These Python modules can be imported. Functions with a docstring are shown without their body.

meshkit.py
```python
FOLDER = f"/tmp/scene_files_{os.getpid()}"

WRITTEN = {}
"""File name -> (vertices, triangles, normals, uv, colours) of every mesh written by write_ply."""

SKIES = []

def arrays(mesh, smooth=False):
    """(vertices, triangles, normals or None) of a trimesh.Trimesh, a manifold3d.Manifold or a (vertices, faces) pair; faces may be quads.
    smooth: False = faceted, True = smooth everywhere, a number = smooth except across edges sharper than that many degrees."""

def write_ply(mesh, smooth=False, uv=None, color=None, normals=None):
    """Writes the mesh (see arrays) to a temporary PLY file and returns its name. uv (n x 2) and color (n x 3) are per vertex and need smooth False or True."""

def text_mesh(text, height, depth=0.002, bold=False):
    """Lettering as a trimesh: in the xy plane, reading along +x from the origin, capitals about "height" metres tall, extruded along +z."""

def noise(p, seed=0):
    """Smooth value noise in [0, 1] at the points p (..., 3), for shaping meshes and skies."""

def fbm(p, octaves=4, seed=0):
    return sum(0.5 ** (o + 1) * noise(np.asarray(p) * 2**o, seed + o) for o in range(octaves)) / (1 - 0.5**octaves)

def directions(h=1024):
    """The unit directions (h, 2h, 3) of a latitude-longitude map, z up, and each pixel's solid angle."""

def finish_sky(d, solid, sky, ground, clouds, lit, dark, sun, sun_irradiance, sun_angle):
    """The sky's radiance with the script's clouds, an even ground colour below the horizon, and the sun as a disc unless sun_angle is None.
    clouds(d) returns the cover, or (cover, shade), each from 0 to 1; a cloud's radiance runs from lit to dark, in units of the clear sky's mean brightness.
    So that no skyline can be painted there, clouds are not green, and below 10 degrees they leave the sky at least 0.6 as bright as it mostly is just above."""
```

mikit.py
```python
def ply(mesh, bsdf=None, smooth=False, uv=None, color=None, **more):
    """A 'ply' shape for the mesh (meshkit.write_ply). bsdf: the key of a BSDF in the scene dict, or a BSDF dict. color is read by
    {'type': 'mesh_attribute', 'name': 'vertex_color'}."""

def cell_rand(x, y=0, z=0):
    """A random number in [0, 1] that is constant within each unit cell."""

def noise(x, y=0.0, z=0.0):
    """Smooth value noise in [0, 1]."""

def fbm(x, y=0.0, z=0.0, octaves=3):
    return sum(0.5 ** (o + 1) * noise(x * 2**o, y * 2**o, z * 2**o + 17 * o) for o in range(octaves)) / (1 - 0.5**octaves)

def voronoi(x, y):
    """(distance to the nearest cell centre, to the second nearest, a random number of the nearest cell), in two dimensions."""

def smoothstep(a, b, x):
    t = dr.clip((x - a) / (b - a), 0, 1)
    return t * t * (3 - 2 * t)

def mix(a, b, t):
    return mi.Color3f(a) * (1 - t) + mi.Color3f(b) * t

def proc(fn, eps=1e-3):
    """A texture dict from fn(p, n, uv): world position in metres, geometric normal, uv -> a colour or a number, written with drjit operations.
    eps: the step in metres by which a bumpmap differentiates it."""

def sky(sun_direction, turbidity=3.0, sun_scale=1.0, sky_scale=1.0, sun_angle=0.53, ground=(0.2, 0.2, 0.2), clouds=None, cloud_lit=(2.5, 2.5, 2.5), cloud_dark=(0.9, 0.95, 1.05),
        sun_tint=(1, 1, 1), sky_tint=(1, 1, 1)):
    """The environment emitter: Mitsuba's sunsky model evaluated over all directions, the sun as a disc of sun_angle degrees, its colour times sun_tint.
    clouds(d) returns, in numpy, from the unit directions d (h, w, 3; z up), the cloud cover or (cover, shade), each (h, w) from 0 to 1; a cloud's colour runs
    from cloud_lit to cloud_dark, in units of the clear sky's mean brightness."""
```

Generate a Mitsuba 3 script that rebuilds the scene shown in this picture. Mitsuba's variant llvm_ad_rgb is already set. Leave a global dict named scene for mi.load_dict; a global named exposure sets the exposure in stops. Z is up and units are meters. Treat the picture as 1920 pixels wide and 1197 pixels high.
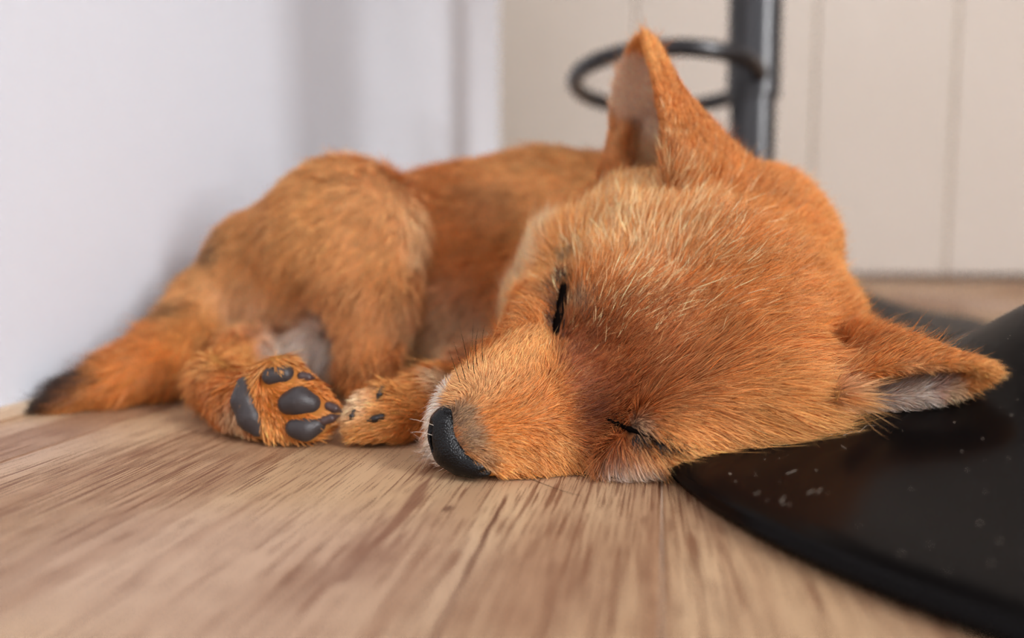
import math
import numpy as np
import trimesh
import drjit as dr
import mitsuba as mi
import mikit
import meshkit
from scipy.ndimage import map_coordinates, gaussian_filter
from scipy.spatial import cKDTree

rng = np.random.default_rng(7)
scene, labels = {}, {}
T = mi.ScalarTransform4f

# ------------------------------------------------------------------ camera
W, H, F = 1920, 1197, 1500.0
CAM = np.array([0.0, 0.0, 0.075])
PITCH = math.atan((H / 2 - 455.0) / F)
YAW = math.atan(283.0 / math.hypot(F, H / 2 - 455.0))
_h = np.array([-math.sin(YAW), math.cos(YAW), 0.0])
FWD = _h * math.cos(PITCH) + np.array([0, 0, -math.sin(PITCH)])
RGT = np.array([math.cos(YAW), math.sin(YAW), 0.0])
UPV = np.cross(RGT, FWD)
scene['camera'] = {'type': 'thinlens', 'fov': 2 * math.degrees(math.atan(W / 2 / F)), 'fov_axis': 'x',
                   'aperture_radius': 0.0034, 'focus_distance': 0.262, 'near_clip': 0.01, 'far_clip': 50.0,
                   'to_world': T().look_at(origin=CAM.tolist(), target=(CAM + FWD).tolist(), up=[0, 0, 1])}
exposure = -0.92
WINDOW_RADIANCE = (43.0, 43.0, 44.0)
WINDOW2_RADIANCE = (0.8, 0.9, 1.05)  # strength of the added fill pane, an unseen source
WIN_Y, WIN_W, WIN_Z0, WIN_Z1 = -1.36, 0.85, 0.20, 2.65


def P(px, py, d):
    """the point at depth d (metres along the view axis) on the sight line of photograph pixel (px, py)"""
    px, py, d = (np.asarray(v, float)[..., None] for v in (px, py, d))
    return CAM + d * (FWD + (px - W / 2) / F * RGT + (H / 2 - py) / F * UPV)


def floor_point(px, py, z=0.0):
    r = FWD + (px - W / 2) / F * RGT + (H / 2 - py) / F * UPV
    return CAM + r * (z - CAM[2]) / r[2]


def lin(r, g, b):
    c = np.array([r, g, b], float) / 255.0
    return np.where(c <= 0.04045, c / 12.92, ((c + 0.055) / 1.055) ** 2.4)


def rgb(r, g, b):
    return {'type': 'rgb', 'value': lin(r, g, b).tolist()}


def two(b):
    return {'type': 'twosided', 'bsdf': b}


def box(x0, x1, y0, y1, z0, z1):
    m = trimesh.creation.box((x1 - x0, y1 - y0, z1 - z0))
    m.apply_translation(((x0 + x1) / 2, (y0 + y1) / 2, (z0 + z1) / 2))
    return m


def bevel_box(x0, x1, y0, y1, z0, z1, b):
    import manifold3d as m3
    pts = [[x, y, z] for sx in (0, 1) for sy in (0, 1) for sz in (0, 1)
           for x, y, z in ((x0 + b if not sx else x1 - b, y0 if not sy else y1, z0 + b if not sz else z1 - b),
                           (x0 if not sx else x1, y0 + b if not sy else y1 - b, z0 + b if not sz else z1 - b),
                           (x0 + b if not sx else x1 - b, y0 + b if not sy else y1 - b, z0 if not sz else z1))]
    m = m3.Manifold.hull_points(np.array(pts)).to_mesh()
    return trimesh.Trimesh(m.vert_properties[:, :3], m.tri_verts, process=False)


def tube(points, radii, sides=12, cap=True):
    p = np.asarray(points, float)
    n = len(p)
    radii = np.broadcast_to(radii, (n,))
    t = np.gradient(p, axis=0)
    t /= np.linalg.norm(t, axis=1, keepdims=True) + 1e-12
    a = np.cross(t, [0.31, 0.22, 0.92])
    a /= np.linalg.norm(a, axis=1, keepdims=True) + 1e-12
    b = np.cross(t, a)
    ang = np.arange(sides) * 2 * np.pi / sides
    v = p[:, None] + radii[:, None, None] * (np.cos(ang)[None, :, None] * a[:, None] + np.sin(ang)[None, :, None] * b[:, None])
    i, j = np.meshgrid(np.arange(n - 1), np.arange(sides), indexing='ij')
    q = np.stack([i * sides + j, i * sides + (j + 1) % sides, (i + 1) * sides + (j + 1) % sides, (i + 1) * sides + j], -1).reshape(-1, 4)
    f = np.vstack([q[:, [0, 1, 2]], q[:, [0, 2, 3]]])
    v = v.reshape(-1, 3)
    if cap:
        k = np.arange(sides)
        c0, c1 = len(v), len(v) + 1
        v = np.vstack([v, p[:1], p[-1:]])
        f = np.vstack([f, np.stack([k * 0 + c0, (k + 1) % sides, k], 1), np.stack([k * 0 + c1, (n - 1) * sides + k, (n - 1) * sides + (k + 1) % sides], 1)])
    return trimesh.Trimesh(v, f, process=False)


def lathe(profile, sides=96):
    prof = np.asarray(profile, float)
    return trimesh.creation.revolve(prof, sections=sides)


def put(key, mesh, mat, smooth=False, label=None, category=None, kind=None, group=None, **kw):
    scene[key] = mikit.ply(mesh, mat, smooth, **kw)
    tag(key, label, category, kind, group)


def tag(key, label=None, category=None, kind=None, group=None):
    d = {k: v for k, v in dict(label=label, category=category, kind=kind, group=group).items() if v}
    if d:
        labels.setdefault(key, {}).update(d)


# ------------------------------------------------------------------ materials
fbm, noise, sstep, cell = mikit.fbm, mikit.noise, mikit.smoothstep, mikit.cell_rand


def mix(a, b, t):
    a, b = (v.tolist() if isinstance(v, np.ndarray) else v for v in (a, b))
    return mikit.mix(a, b, t)

PLANK, PLANK_X = 0.2225, 0.001


def plank_id(p):
    return dr.floor((p.x - PLANK_X) / PLANK + 40.0)


def wood_streaks(p):
    k = plank_id(p)
    ox, oy = cell(k, 3.0) * 7.0, cell(k, 5.0) * 9.0
    x = p.x + (fbm(p.x * 16 + ox, p.y * 6 + oy, 1.0, 2) - 0.5) * 0.008
    fine = fbm(x * 3600 + ox * 31, p.y * 80 + oy, 2.0, 2)
    mid = fbm(x * 1750 + ox * 17, p.y * 40 + oy, 4.0, 2)
    patch = fbm(p.x * 30 + ox, p.y * 7 + oy, 8.0, 3)
    dens = sstep(0.35, 0.65, patch)
    s1 = sstep(0.60 - 0.11 * dens, 0.80 - 0.10 * dens, fine)
    s2 = sstep(0.66 - 0.11 * dens, 0.82 - 0.10 * dens, mid)
    return s1, s2, patch, x


def wood(p, n, uv):
    s1, s2, patch, x = wood_streaks(p)
    k = plank_id(p)
    broad = fbm(p.x * 22 + cell(k, 9.0) * 5, p.y * 2.6, 3.0, 3)
    c = mix(lin(202, 170, 133), lin(178, 142, 106), sstep(0.3, 0.7, broad))
    c = mix(c, lin(194, 163, 140), 0.7 * sstep(0.5, 0.72, fbm(p.x * 8.0, p.y * 6.0, 21.0, 2)))
    c = mix(c, lin(164, 124, 94), 0.5 * sstep(0.48, 0.70, patch))
    band = fbm(x * 130 + 3.0, p.y * 5.0, 31.0, 3)
    c = mix(c, lin(150, 108, 80), 0.35 * sstep(0.52, 0.70, band))
    c = mix(c, lin(116, 72, 48), 0.75 * s2)
    c = mix(c, lin(108, 66, 44), 0.60 * s1)
    # the darker figure and the long check of the plank under the muzzle
    wx = p.x + 0.003 * (noise(p.y * 40.0, 3.0) - 0.5) + 0.0012 * (noise(p.y * 150.0, 8.0) - 0.5)
    fig = sstep(0.011, 0.002, dr.abs(wx + 0.0700)) * sstep(0.14, 0.19, p.y) * sstep(0.36, 0.26, p.y) * sstep(0.34, 0.62, fbm(x * 260, p.y * 24, 5.0, 3))
    c = mix(c, lin(112, 66, 46), 0.75 * fig)
    knot = sstep(0.0042, 0.0012, dr.abs(wx + 0.0683)) * sstep(0.158, 0.164, p.y) * sstep(0.182, 0.174, p.y) * sstep(0.3, 0.5, fbm(x * 500, p.y * 60, 6.0, 2))
    c = mix(c, lin(104, 60, 42), 0.7 * knot)
    dot = sstep(0.0022, 0.0006, dr.sqrt(dr.square(p.x + 0.0585) + dr.square((p.y - 0.213) * 0.55)))
    c = mix(c, lin(92, 54, 38), 0.7 * dot)
    cx = p.x + 0.0384 + 0.0262 * (p.y - 0.0) + 0.0011 * (noise(p.y * 26.0, 3.0) - 0.5) + 0.0005 * (noise(p.y * 150.0, 8.0) - 0.5)
    check = sstep(0.00095, 0.00035, dr.abs(cx)) * sstep(0.08, 0.12, p.y) * sstep(0.232, 0.222, p.y)
    c = mix(c, lin(92, 48, 30), 0.85 * check)
    return c


def wood_height(p, n, uv):
    s1, s2, patch, x = wood_streaks(p)
    return -0.6 * s1 - 0.9 * s2


scene['mat_wood'] = two({'type': 'bumpmap', 'scale': 0.00016, 'tex': mikit.proc(wood_height, 2e-4),
                         'bsdf': {'type': 'principled', 'base_color': mikit.proc(wood), 'roughness': 0.5, 'specular': 0.35}})
scene['mat_joint'] = two({'type': 'principled', 'base_color': rgb(206, 182, 156), 'roughness': 0.6, 'specular': 0.3})
scene['mat_white_wall'] = two({'type': 'principled', 'roughness': 0.75, 'specular': 0.25,
                               'base_color': mikit.proc(lambda p, n, uv: mix(lin(222, 226, 233), lin(217, 220, 227), fbm(p.x * 5, p.y * 5, p.z * 5)))})
scene['mat_beige'] = two({'type': 'principled', 'roughness': 0.6, 'specular': 0.3,
                          'base_color': mikit.proc(lambda p, n, uv: mix(lin(228, 218, 205), lin(221, 210, 196), fbm(p.x * 4, p.y * 4, p.z * 3)))})
scene['mat_gap'] = two({'type': 'principled', 'base_color': rgb(120, 106, 94), 'roughness': 0.8})
scene['mat_ceiling'] = two({'type': 'diffuse', 'reflectance': rgb(205, 205, 208)})
scene['mat_far_wall'] = two({'type': 'diffuse', 'reflectance': rgb(150, 150, 154)})
scene['mat_frame'] = two({'type': 'principled', 'base_color': rgb(235, 235, 235), 'roughness': 0.4})


def satin(p, n, uv):
    return 0.15 + 0.08 * fbm(p.x * 60, p.y * 60, p.z * 60)


scene['mat_black_metal'] = two({'type': 'blendbsdf', 'weight': 0.38, 'a': {'type': 'diffuse', 'reflectance': rgb(15, 13, 13)},
                                'b': {'type': 'principled', 'base_color': rgb(15, 13, 13), 'roughness': mikit.proc(satin), 'specular': 0.2}})
scene['mat_black_pole'] = two({'type': 'principled', 'base_color': rgb(26, 26, 29), 'roughness': 0.28, 'specular': 0.9})
scene['mat_black_leather'] = two({'type': 'principled', 'base_color': rgb(34, 32, 32), 'roughness': 0.5, 'specular': 0.4})
scene['mat_dust'] = two({'type': 'diffuse', 'reflectance': rgb(190, 176, 160)})

# ------------------------------------------------------------------ room
WX = -0.2745                         # the white wall beside the dog
_r = FWD + (937 - W / 2) / F * RGT
WY_END = CAM[1] + _r[1] * WX / _r[0]  # where it ends
BACK_Y, RIGHT_X, FRONT_Y, ALCOVE_X, TOP = 1.70, 2.6, -2.6, -1.2, 3.1
put('floor', box(ALCOVE_X - 0.1, RIGHT_X + 0.1, FRONT_Y - 0.1, BACK_Y + 0.3, -0.06, -0.012), 'mat_joint', kind='structure', label='pale joint bed under the wood-look floor planks')
k = 0
x = PLANK_X + PLANK * math.floor(ALCOVE_X / PLANK)
while x < RIGHT_X:
    i = round(x / PLANK)
    cuts = [FRONT_Y - 0.1, -0.75 - 0.31 * ((i * 7) % 3), BACK_Y + 0.25]
    for y0, y1 in zip(cuts[:-1], cuts[1:]):
        import manifold3d as m3
        g, b = 0.0003, 0.0009
        prof = np.array([[x + g, -0.012], [x + PLANK - g, -0.012], [x + PLANK - g, -b], [x + PLANK - g - b, 0], [x + g + b, 0], [x + g, -b]])
        m = m3.Manifold.extrude(m3.CrossSection([prof]), y1 - y0 - 2 * g).to_mesh()
        v = m.vert_properties[:, :3][:, [0, 2, 1]] * [1, 1, 1] + [0, y0 + g, 0]
        put('floor__plank' + (f'_{k:03d}' if k else ''), trimesh.Trimesh(v, m.tri_verts[:, ::-1], process=False), 'mat_wood')
        k += 1
    x += PLANK
# pale sealant in the joints
for n_, i in enumerate(range(-1, 2)):
    put('floor__joint' + (f'_{n_:03d}' if n_ else ''), box(PLANK_X + i * PLANK - 0.0007, PLANK_X + i * PLANK + 0.0007, -1, BACK_Y, -0.011, -0.0011), 'mat_joint')
put('wall_left', box(WX - 0.12, WX, FRONT_Y, WY_END, 0, TOP), 'mat_white_wall', kind='structure', label='smooth white wall behind the sleeping dog')
put('trim_1', bevel_box(WX, WX + 0.004, FRONT_Y, WY_END, 0, 0.006, 0.0012), 'mat_joint', kind='structure', label='thin pale sealant bead along the foot of the white wall')
put('wall_alcove', box(ALCOVE_X - 0.1, ALCOVE_X, WY_END - 0.1, BACK_Y + 0.2, 0, TOP), 'mat_white_wall', kind='structure')
put('wall_alcove_front', box(ALCOVE_X, WX - 0.12, WY_END - 0.1, WY_END, 0, TOP), 'mat_white_wall', kind='structure')
put('wall_front', box(WX - 0.12, RIGHT_X + 0.1, FRONT_Y - 0.1, FRONT_Y, 0, TOP), 'mat_far_wall', kind='structure')
put('ceiling', box(ALCOVE_X - 0.1, RIGHT_X + 0.1, FRONT_Y - 0.1, BACK_Y + 0.3, TOP, TOP + 0.1), 'mat_ceiling', kind='structure')
wr = trimesh.util.concatenate([
    box(RIGHT_X, RIGHT_X + 0.1, FRONT_Y, WIN_Y - WIN_W / 2, 0, TOP), box(RIGHT_X, RIGHT_X + 0.1, WIN_Y + WIN_W / 2, BACK_Y + 0.2, 0, TOP),
    box(RIGHT_X, RIGHT_X + 0.1, WIN_Y - WIN_W / 2, WIN_Y + WIN_W / 2, 0, WIN_Z0), box(RIGHT_X, RIGHT_X + 0.1, WIN_Y - WIN_W / 2, WIN_Y + WIN_W / 2, WIN_Z1, TOP)])
put('wall_right', wr, 'mat_far_wall', kind='structure')


def window(n, corner, across, width, z0, z1, inward, radiance):
    """a daylight window, used also for the added fill: frame, mullion and bright pane"""
    c, a, nn = np.array(corner, float), np.array(across, float), np.array(inward, float)

    def bar(s0, s1, za, zb, d0=0.0, d1=0.05):
        pts = [c + a * s + nn * d + [0, 0, z] for s in (s0, s1) for d in (d0, d1) for z in (za, zb)]
        return trimesh.convex.convex_hull(np.array(pts))
    fw = 0.05
    fr = trimesh.util.concatenate([bar(0, fw, z0, z1), bar(width - fw, width, z0, z1), bar(fw, width - fw, z0, z0 + fw), bar(fw, width - fw, z1 - fw, z1)])
    put(f'window_{n}__frame', fr, 'mat_frame')
    q = [c + a * s + nn * 0.012 + [0, 0, z] for s, z in ((fw, z0 + fw), (width - fw, z0 + fw), (width - fw, z1 - fw), (fw, z1 - fw))]
    m = trimesh.Trimesh(q, [[0, 1, 2], [0, 2, 3]], process=False)
    if m.face_normals[0] @ nn < 0:
        m.invert()
    put(f'window_{n}__pane', m, {'type': 'diffuse', 'reflectance': {'type': 'rgb', 'value': 0.3}}, emitter={'type': 'area', 'radiance': {'type': 'rgb', 'value': list(radiance)}})
    tag(f'window_{n}', 'bright daylight window', kind='structure')


window(1, (RIGHT_X - 0.05, WIN_Y - WIN_W / 2, 0), (0, 1, 0), WIN_W, WIN_Z0, WIN_Z1, (-1, 0, 0), WINDOW_RADIANCE)
window(2, (-0.1, FRONT_Y, 0), (1, 0, 0), 2.2, 0.3, 2.2, (0, 1, 0), WINDOW2_RADIANCE)  # unseen window added behind the camera for fill light

# panelled back: beige boards with shadow grooves and a recessed foot
put('wall_back', box(ALCOVE_X, RIGHT_X + 0.1, BACK_Y + 0.022, BACK_Y + 0.12, 0, TOP), 'mat_gap', kind='structure', label='far wall of beige upright panels with thin grooves')
put('baseboard_back', box(ALCOVE_X, RIGHT_X, BACK_Y + 0.012, BACK_Y + 0.022, 0, 0.014), 'mat_gap', kind='structure', label='dark recessed foot under the beige panels')


def back_x(px):
    r = FWD + (px - W / 2) / F * RGT
    return CAM[0] + r[0] * (BACK_Y - CAM[1]) / r[1]


grooves = [ALCOVE_X + 0.01, back_x(500), back_x(860), back_x(1183), back_x(1512), back_x(1768), back_x(2110), back_x(2500)]
while grooves[-1] + 0.35 < RIGHT_X:
    grooves.append(grooves[-1] + 0.35)
for n_, (a, b) in enumerate(zip(grooves[:-1], grooves[1:])):
    put('wall_back__panel' + (f'_{n_:03d}' if n_ else ''), bevel_box(a + 0.0012, b - 0.0012, BACK_Y, BACK_Y + 0.02, 0.012, TOP - 0.01, 0.0035), 'mat_beige')

# ------------------------------------------------------------------ bar stools
BASE_PROFILE = np.array([(0.0, 0.0), (0.196, 0.0), (0.1985, 0.0012), (0.2, 0.0035), (0.1992, 0.0058), (0.1968, 0.0075), (0.190, 0.0086), (0.175, 0.0105), (0.160, 0.0130), (0.140, 0.0178),
                         (0.120, 0.0240), (0.100, 0.0325), (0.080, 0.0435), (0.062, 0.0560), (0.046, 0.0680), (0.034, 0.078), (0.0275, 0.092), (0.026, 0.100), (0.0, 0.100)])


def base_height(r):
    q = BASE_PROFILE[3:-1]
    return np.interp(r, q[::-1, 0], q[::-1, 1], right=-1.0)


def stool(key, cx, cy, ring_angle, label):
    tr = np.array([cx, cy, 0.0])

    def add(part, mesh, mat, smooth=40, lab=None):
        mesh.apply_translation(tr)
        put(f'{key}__{part}', mesh, mat, smooth, label=lab)
    add('base', lathe(BASE_PROFILE, 160), 'mat_black_metal', 35, 'flared round black base plate')
    add('pole', lathe([(0, 0.095), (0.0205, 0.095), (0.0205, 0.30), (0, 0.30)], 48), 'mat_black_pole')
    add('sleeve', lathe([(0.0, 0.206), (0.0228, 0.206), (0.0236, 0.2075), (0.0236, 0.50), (0.0228, 0.502), (0, 0.502)], 48), 'mat_black_pole')
    add('piston', lathe([(0, 0.49), (0.014, 0.49), (0.014, 0.66), (0, 0.66)], 32), 'mat_black_pole')
    ca, sa = math.cos(ring_angle), math.sin(ring_angle)
    R, zc = 0.0825, 0.222
    a = np.linspace(0, 2 * np.pi, 97)
    c = np.array([ca * (R - 0.002), sa * (R - 0.002), zc])
    ring = tube(np.stack([c[0] + R * np.cos(a), c[1] + R * np.sin(a), zc - 0.13 * R * np.sin(a) * 1.0], 1), 0.0072, 14, cap=False)
    add('foot_ring', ring, 'mat_black_pole', True, 'round tubular foot ring')
    add('seat_plate', lathe([(0, 0.645), (0.06, 0.645), (0.062, 0.65), (0.062, 0.66), (0, 0.66)], 40), 'mat_black_metal')
    add('seat', lathe([(0, 0.655), (0.15, 0.655), (0.172, 0.662), (0.182, 0.68), (0.182, 0.705), (0.172, 0.722), (0.15, 0.73), (0, 0.734)], 64), 'mat_black_leather', 50, 'padded round black seat')
    tag(key, label, 'bar stool')


def at_floor(px, d):
    q = P(px, 455.0, d)
    return float(q[0]), float(q[1])


S1 = at_floor(1404, 0.745)
S2 = (0.196, 0.303)
stool('bar_stool', *S1, math.radians(190), 'black bar stool standing in the background behind the dog with a tubular foot ring')
stool('bar_stool_001', *S2, math.radians(40), 'near bar stool whose flared black base plate carries the dog\'s cheek and ear')

# dust and lint on the near base plate
fl = []
for _ in range(150):
    px, py = rng.uniform(1330, 1920), rng.uniform(790, 1120)
    if rng.random() < 0.45:
        px, py = rng.normal(1400, 45), rng.normal(930, 28)
    q = floor_point(px, py, 0.012)
    r = math.hypot(q[0] - S2[0], q[1] - S2[1])
    if r > 0.192 or r < 0.03:
        continue
    q[2] = base_height(r) + 0.0001
    s = rng.uniform(0.00007, 0.00024)
    m = trimesh.creation.icosphere(subdivisions=0, radius=s)
    m.apply_scale((rng.uniform(0.7, 2.2), rng.uniform(0.7, 1.5), 0.6))
    m.apply_transform(trimesh.transformations.rotation_matrix(rng.uniform(0, 6.3), [0, 0, 1]))
    m.apply_translation(q)
    fl.append(m)
for pts in ([(1580, 818), (1596, 815), (1610, 818), (1624, 812), (1640, 815)], [(1516, 884), (1526, 880), (1534, 884), (1542, 879)], [(1578, 829), (1586, 834)], [(1476, 853), (1494, 850)]):
    l = []
    for px, py in pts:
        q = floor_point(px, py, 0.016)
        q[2] = base_height(math.hypot(q[0] - S2[0], q[1] - S2[1])) + 0.0003
        l.append(q)
    fl.append(tube(np.array(l), 0.00006, 4))
put('dust', trimesh.util.concatenate(fl), 'mat_dust', kind='stuff', label='pale dust specks and lint on the near black base plate', category='dust')

# ------------------------------------------------------------------ the dog: one body as a smooth union of tapered bones
GH = 0.0017
LO, HI = np.array([-0.275, 0.17, -0.004]), np.array([0.215, 0.66, 0.178])
NG = np.ceil((HI - LO) / GH).astype(int) + 1
AX = [LO[i] + GH * np.arange(NG[i]) for i in range(3)]
SD = np.full(NG, 0.05, np.float32)


def window_of(lo, hi):
    a = np.clip(np.floor((lo - LO) / GH).astype(int), 0, NG)
    b = np.clip(np.ceil((hi - LO) / GH).astype(int) + 1, 0, NG)
    sl = tuple(slice(int(i), int(j)) for i, j in zip(a, b))
    g = np.stack(np.meshgrid(*[AX[i][sl[i]] for i in range(3)], indexing='ij'), -1).astype(np.float32)
    return sl, g


def smin(a, b, k):
    h = np.maximum(k - np.abs(a - b), 0) / k
    return np.minimum(a, b) - h * h * k * 0.25


SKIN = 0.0046       # what the coat adds over the skin


def ball(t):
    px, py, d, r = t
    return P(px, py, d), max(r * d / F - SKIN, 0.0012)


def cone_sdf(g, a, ra, b, rb):
    ba = b - a
    l2 = float(ba @ ba)
    if l2 < 1e-10:
        return np.linalg.norm(g - a, axis=-1) - ra
    pa = g - a
    t = np.clip((pa @ ba.astype(np.float32)) / l2, 0, 1)
    # tapered capsule
    return np.linalg.norm(pa - t[..., None] * ba, axis=-1) - (ra + (rb - ra) * t)


def add_bones(chain, k=0.012):
    bs = [ball(t) for t in chain]
    if len(bs) == 1:
        bs = bs * 2
    for (a, ra), (b, rb) in zip(bs[:-1], bs[1:]):
        m = max(ra, rb) + 0.025
        sl, g = window_of(np.minimum(a, b) - m, np.maximum(a, b) + m)
        if g.size:
            SD[sl] = smin(SD[sl], cone_sdf(g, a.astype(np.float32), ra, b.astype(np.float32), rb), k)


def cut_bones(chain, k=0.006):
    bs = [ball(t) for t in chain]
    if len(bs) == 1:
        bs = bs * 2
    for (a, ra), (b, rb) in zip(bs[:-1], bs[1:]):
        m = max(ra, rb) + 0.02
        sl, g = window_of(np.minimum(a, b) - m, np.maximum(a, b) + m)
        SD[sl] = -smin(-SD[sl], cone_sdf(g, a.astype(np.float32), ra, b.astype(np.float32), rb), k)


# torso, from the chest behind the head to the rump
add_bones([(1180, 500, .50, 200), (1020, 480, .475, 195), (860, 500, .46, 185), (700, 520, .455, 165), (540, 520, .45, 120), (480, 510, .45, 100)], .02)
add_bones([(1010, 600, .42, 150), (880, 620, .41, 110)], .02)            # shoulder and chest ruff
add_bones([(930, 560, .425, 120), (860, 600, .405, 92)], .015)
# neck
add_bones([(1180, 500, .47, 200), (1330, 560, .38, 215)], .02)
# upper hind leg
add_bones([(505, 495, .425, 118), (655, 446, .405, 150), (705, 440, .39, 104)], .015)
add_bones([(655, 450, .40, 142), (698, 560, .375, 92), (690, 680, .36, 62), (700, 740, .355, 48)], .012)
add_bones([(560, 560, .41, 80), (480, 560, .42, 78)], .012)
# belly and lower thigh
add_bones([(600, 655, .39, 62), (500, 690, .40, 50)], .01)
# tail
add_bones([(450, 500, .435, 68), (390, 560, .415, 66), (350, 630, .395, 72), (300, 680, .380, 72), (220, 710, .366, 58), (140, 738, .356, 40), (66, 762, .347, 22)], .010)
# lower hind leg and its paw, sole to the camera
SKIN = 0.0022
add_bones([(470, 660, .39, 55), (412, 715, .345, 52), (440, 755, .318, 60)], .01)
add_bones([(462, 762, .312, 62), (507, 752, .308, 76)], .008)
for t in ((526, 704, .300, 50), (574, 750, .298, 52), (576, 798, .297, 48), (524, 820, .298, 38)):
    add_bones([(497, 760, .308, 58), t], .006)
add_bones([(580, 755, .297, 44), (622, 767, .297, 28)], .005)
add_bones([(578, 797, .296, 38), (612, 788, .297, 26)], .005)
add_bones([(535, 706, .299, 40), (570, 708, .300, 22)], .005)
# lower front leg with its paw
add_bones([(980, 680, .415, 90), (900, 735, .350, 76), (800, 772, .318, 76), (725, 792, .302, 66)], .01)
for t in ((688, 758, .298, 38), (674, 796, .295, 38), (676, 832, .295, 30), (722, 738, .300, 34)):
    add_bones([(735, 786, .302, 50), t], .005)
SD_BODY = SD.copy()

# head
HEAD0 = SD
HD = np.full(NG, 0.05, np.float32)
SD = HD
SKIN = 0.0024
add_bones([(1348, 556, .338, 237), (1374, 492, .345, 192)], .02)
add_bones([(1300, 620, .325, 215), (1200, 640, .315, 180)], .02)
add_bones([(1188, 488, .335, 160), (1118, 516, .335, 128)], .020)         # forehead and upper cheek
add_bones([(1083, 558, .345, 124), (1048, 588, .345, 114)], .02)
add_bones([(1330, 768, .271, 112), (1430, 742, .272, 106), (1510, 715, .276, 72)], .02)           # lower cheek
add_bones([(1235, 812, .2575, 84), (1150, 822, .262, 74)], .015)
add_bones([(1508, 622, .325, 104)], .015)
add_bones([(1130, 690, .305, 140), (1010, 735, .285, 112), (918, 795, .2680, 94), (898, 804, .2665, 90)], .018)   # muzzle
add_bones([(1150, 822, .266, 76), (1020, 846, .267, 64), (930, 862, .259, 50)], .012)        # lower lip line
add_bones([(1122, 548, .2985, 44)], .02)                                  # brows
add_bones([(1220, 762, .2795, 42)], .02)
add_bones([(1010, 590, .305, 44)], .02)                                   # cheekbone under the upper eye
SKIN = 0.0
cut_bones([(1078, 640, .2775, 20), (1105, 690, .2665, 30), (1120, 748, .2595, 24)], .018)
cut_bones([(1102, 785, .2640, 12), (1092, 822, .2552, 10), (1080, 868, .2525, 6)], .012)
cut_bones([(1066, 478, .2925, 4), (1056, 545, .2900, 8), (1040, 628, .2855, 8)], .008)
cut_bones([(1112, 772, .2625, 8), (1180, 808, .2575, 6), (1275, 842, .259, 4)], .008)


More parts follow.
